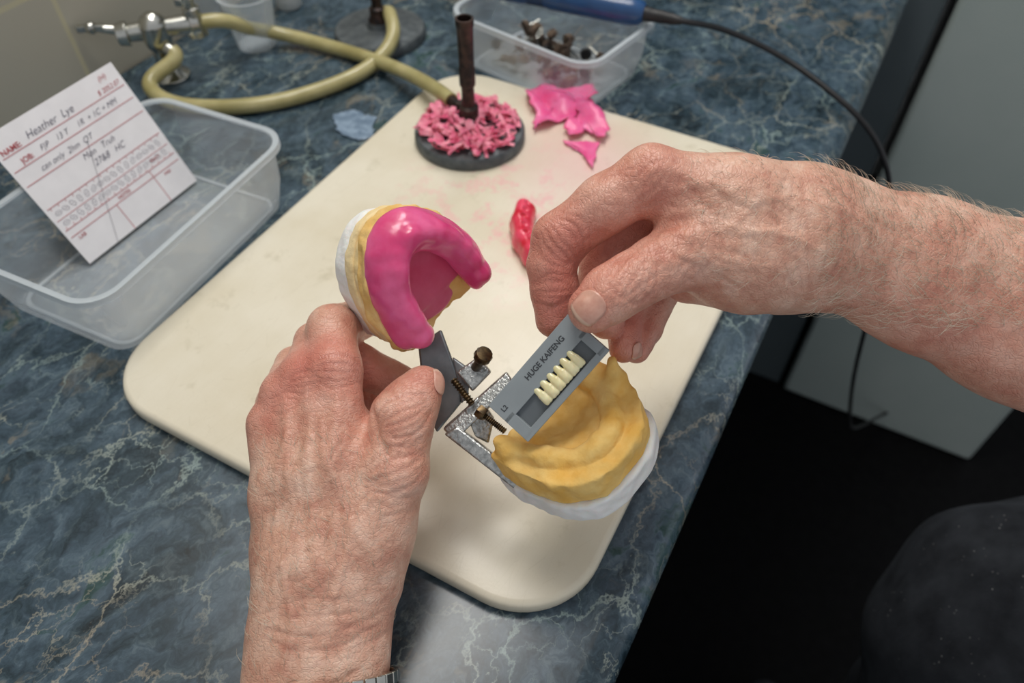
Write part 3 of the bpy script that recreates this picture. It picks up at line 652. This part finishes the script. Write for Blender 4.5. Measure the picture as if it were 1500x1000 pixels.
# right hand
RW=[(1980,640,345,150),(1720,545,362,146),(1500,458,372,127),(1350,400,372,106),(1215,352,366,90),(1165,345,364,94)]
f=grid_for([Q(*p[:3]) for p in [(2130,640,345,1),(1980,450,345,1),(1980,830,345,1),(760,200,440,1),(760,540,360,1),(900,200,320,1)]],.015,.0011)
f.chain(RW,.012,VIEW,1.3)
f.chain([(1170,335,362,82),(1080,300,356,66),(955,262,352,47)],.012,VIEW,1.05)
f.chain([(1160,330,372,80),(1060,300,376,60),(965,280,376,46)],.012); f.chain([(1160,350,385,74),(1070,330,392,56),(990,310,396,44)],.012); f.chain([(1160,370,388,74),(1090,380,400,54),(1025,345,408,42)],.012)
f.chain([(1165,372,366,76),(1090,378,360,72),(1010,370,352,56)],.014); f.chain([(1130,400,380,52),(1010,405,385,40)],.012)
f.chain([(1010,370,352,56),(965,390,347,45),(928,410,344,42),(895,430,342,42),(868,452,341,37)],.004,cv(-.1,.3,.95),1.08)
f.chain([(955,262,352,47),(885,300,356,42),(820,350,362,40)],.005); f.chain([(820,350,362,40),(808,390,364,35),(812,424,366,35),(814,466,369,30)],.003)
f.chain([(962,285,378,44),(888,360,392,36)],.004); f.chain([(888,360,392,36),(878,420,392,32),(888,470,386,27)],.002)
f.chain([(990,310,396,42),(925,400,408,34)],.004); f.chain([(925,400,408,34),(915,462,402,28),(914,508,392,23)],.002)
f.chain([(1025,345,408,40),(965,425,414,30)],.004); f.chain([(965,425,414,30),(945,480,408,25),(932,512,398,20)],.002)
rd=[]
for ch in [[(1180,310,340),(1080,275,336),(965,245,336)],[(1150,350,338),(1070,330,335),(1010,345,332)],[(1130,395,340),(1060,385,336),(1000,375,332)]]: rd.append((ch,.6,2.1))
for v_ in [[(1240,310),(1160,290),(1090,300),(1030,270),(990,280)],[(1200,370),(1130,340),(1080,345)],[(1100,300),(1060,340)]]: rd.append(([(*p,340) for p in v_],.55,1.4))
rd.append(([(1420,372,340),(1350,366,340),(1290,340,340),(1240,310,340)],.4,1.6))
rd+=crease(928,406,330,60,70,7,7,-.6,.6)+crease(1005,360,332,70,84,6,11,-.42,.8)+crease(826,350,344,-48,64,7,8,-.5,.65)+crease(812,424,350,0,58,5,7,-.42,.55)+crease(950,262,334,45,64,5,10,-.38,.8)
rd+=crease(1190,340,340,95,160,6,13,-.42,.8)
rd+=rwrinkles((930,240,1180,430),338,-25,110,55,.26)+rwrinkles((940,240,1180,430),338,60,50,45,.19)+rwrinkles((1190,280,1480,520),345,80,60,65,.17)+rwrinkles((790,260,930,460),350,30,50,35,.22)+rwrinkles((880,370,1010,450),335,30,30,34,.22)
rd.append(([(1015,318,335),(960,335,335),(915,372,338),(892,400,340)],-1.3,1.5))
tr=[(955,240,340,14,.3),(822,345,350,13,.45),(812,430,356,13,.5),(812,480,365,10,.5),(900,350,370,26,.7),(915,490,395,18,.7),(925,405,332,9,.2),(866,470,336,9,.4),(860,420,336,9,.25),(1000,420,360,18,.3)]
tr+=[(1300,460,350,30,.2),(1450,520,350,34,.35)]
rh,rb=finish('right_hand_and_forearm',f,rd,tr,SKINR)
def nail(name,bvh,px,py,d,ang,ln_,wd,n,off=.0003):
    c=Q(px,py,d); a=math.radians(ang); dl=nrm(R_*math.cos(a)+U_*math.sin(a)); dl=nrm(dl-n*(dl@n)); dw=np.cross(n,dl); NU,NW=16,13; vs=[]
    for i in range(NU):
        u=i/(NU-1)*2-1
        for j in range(NW):
            w_=j/(NW-1)*2-1; uu=u*(1-.22*w_*w_) if u<0 else u*(1-.20*w_*w_)
            ww=w_*(1-.30*max(0,-u)**3-.16*max(0,u)**4)
            p=c+dl*uu*ln_/2+dw*ww*wd/2; h=bvh.ray_cast(Vector(p+n*.03),Vector(-n))[0]
            q=np.array(h) if h is not None else p
            vs.append(q+n*(off+.0005*(1-w_*w_)))
    fs=[(i*NW+j,(i+1)*NW+j,(i+1)*NW+j+1,i*NW+j+1) for i in range(NU-1) for j in range(NW-1)]
    mb=MB(); mb.add(vs,fs); mb.m=[1 if (k//(NW-1))>=NU-3 else 0 for k in range(len(fs))]
    o=mb.obj(name,[NAILM,NAILT],tech,angle=80); s=o.modifiers.new('s','SOLIDIFY'); s.thickness=.0006; s.offset=0
nail('right_thumbnail',rb,866,449,340,222,.0150,.0138,cv(-.22,-.08,.95))
nail('left_thumbnail',lb,636,560,378,60,.013,.010,cv(.75,.1,.65))
nail('right_ring_fingernail',rb,924,512,392,-80,.009,.008,cv(.5,-.1,.85))
def hairs(name,bvh,reg,d,n,ang,spread=30,L=(.006,.013)):
    cu=bpy.data.curves.new(name,'CURVE'); cu.dimensions='3D'; cu.bevel_depth=.00010; cu.bevel_resolution=0
    for i in range(n):
        px=random.uniform(reg[0],reg[2]); py=random.uniform(reg[1],reg[3]); p=Q(px,py,d)
        hit,nn,_,_=bvh.ray_cast(Vector(p+VIEW*.1),Vector(-VIEW))
        if hit is None: continue
        a=math.radians(ang+random.gauss(0,spread)); dr=R_*math.cos(a)+U_*math.sin(a); nn=np.array(nn); hl=random.uniform(*L)
        dr=nrm(dr-nn*(dr@nn)); p0=np.array(hit); sp=cu.splines.new('POLY'); sp.points.add(3)
        for k_ in range(4):
            t=k_/3; q=p0+dr*hl*t+nn*(hl*.42*math.sin(t*2.2)*.8); sp.points[k_].co=(*q,1); sp.points[k_].radius=1.1-t*.9
    cu.materials.append(HAIRM); return link(bpy.data.objects.new(name,cu),tech)
hairs('right_forearm_hair',rb,(1180,240,1560,480),360,1900,165,L=(.006,.012))
hairs('right_hand_hair',rb,(1000,215,1180,420),350,140,190,L=(.004,.008))
hairs('left_arm_hair',lb,(370,640,580,1000),360,380,110,L=(.004,.009))
f=Field((.0,-.55,-.9),(.88,.5,-.02),.009)
f.cone((.52,-.20,-.34),.14,(.450,.185,-.235),.152,.05); f.cone((.45,.18,-.28),.120,(.44,.22,-.82),.06,.05)
f.cone((.28,-.28,-.38),.12,(.24,.10,-.46),.085,.05); f.cone((.24,.10,-.46),.085,(.25,.12,-.82),.055,.04)
f.cone((.30,-.30,-.36),.14,(.50,-.26,-.34),.14,.08)
f.cone((.44,.22,-.84),.045,(.40,.34,-.862),.030,.03); f.cone((.25,.12,-.84),.045,(.22,.24,-.862),.030,.03)
V,Fc=f.mesh(); V=V+.003*np.stack([np.sin(V[:,1]*60+V[:,2]*40),np.sin(V[:,0]*55),np.sin(V[:,0]*48+V[:,1]*70)],1); o=fobj('trousers_and_shoes',V,Fc,[CLOTH],tech)
# watch on the left wrist
wt=empty('wrist_watch'); wc=Q(470,1020,354); fax=nrm(Q(466,940,362)-Q(446,1250,340)); fax=nrm(fax-R_*.10); sx=nrm(R_-fax*(R_@fax)); sy=nrm(np.cross(fax,sx)); rx=108*.355/FPX+.001; ry=rx/1.5+.0022; b=MB(); NL=34
for i in range(NL):
    t=2*math.pi*i/NL; c=wc+sx*rx*math.cos(t)+sy*ry*math.sin(t); tg=nrm(-sx*rx*math.sin(t)+sy*ry*math.cos(t)); nn=np.cross(fax,tg)
    for o_,wd_ in ((-.006,.0027),(0,.0028),(.006,.0027)): b.box(c+fax*o_,(tg,fax,nn),(.0026,wd_,.0013))
b.obj('steel_bracelet',[CHROME],wt,bevel=.0005)
# ---------------------------------------------------------------- camera, lights, world
cam=bpy.data.cameras.new('camera'); co_=link(bpy.data.objects.new('camera',cam)); cam.sensor_width=36; cam.lens=FPX/1500*36; cam.clip_start=.01
co_.location=(0,0,CH); co_.rotation_euler=(math.pi/2-TH,0,0); scene.camera=co_
cam.dof.use_dof=True; cam.dof.focus_distance=.372; cam.dof.aperture_fstop=7
def area(name,loc,tgt,size,sy_,power,col):
    l=bpy.data.lights.new(name,'AREA'); l.shape='RECTANGLE'; l.size=size; l.size_y=sy_; l.energy=power; l.color=col
    o=link(bpy.data.objects.new(name,l)); o.location=loc; o.rotation_euler=(Vector(tgt)-Vector(loc)).to_track_quat('-Z','Y').to_euler(); return o
area('window_daylight',(-.25,1.30,1.3),(0.05,.45,0),.9,.65,26,(1.,.985,.96))
area('ceiling_lamp',(-.10,.60,1.5),(0.0,.4,0),.55,.35,8.5,(1,.97,.92))
w=bpy.data.worlds.new('room_ambient'); scene.world=w; w.use_nodes=True; w.node_tree.nodes['Background'].inputs[0].default_value=(.92,.95,1,1); w.node_tree.nodes['Background'].inputs[1].default_value=.50
# turn the whole room so the bench runs along X, and lift it onto the floor at z=0
bpy.context.view_layer.update()
RM=Matrix.Rotation(-A2,4,'Z'); I4=Matrix.Identity(4)
for o in list(scene.objects):
    isid=all(abs(o.matrix_local[i][j]-I4[i][j])<1e-7 for i in range(4) for j in range(4))
    if o.type in('MESH','CURVE') and isid: o.data.transform(RM)
    elif o.type=='EMPTY': pass
    else: o.matrix_local=RM@o.matrix_local
for o in list(scene.objects):
    if o.parent is None: o.location.z+=LIFT
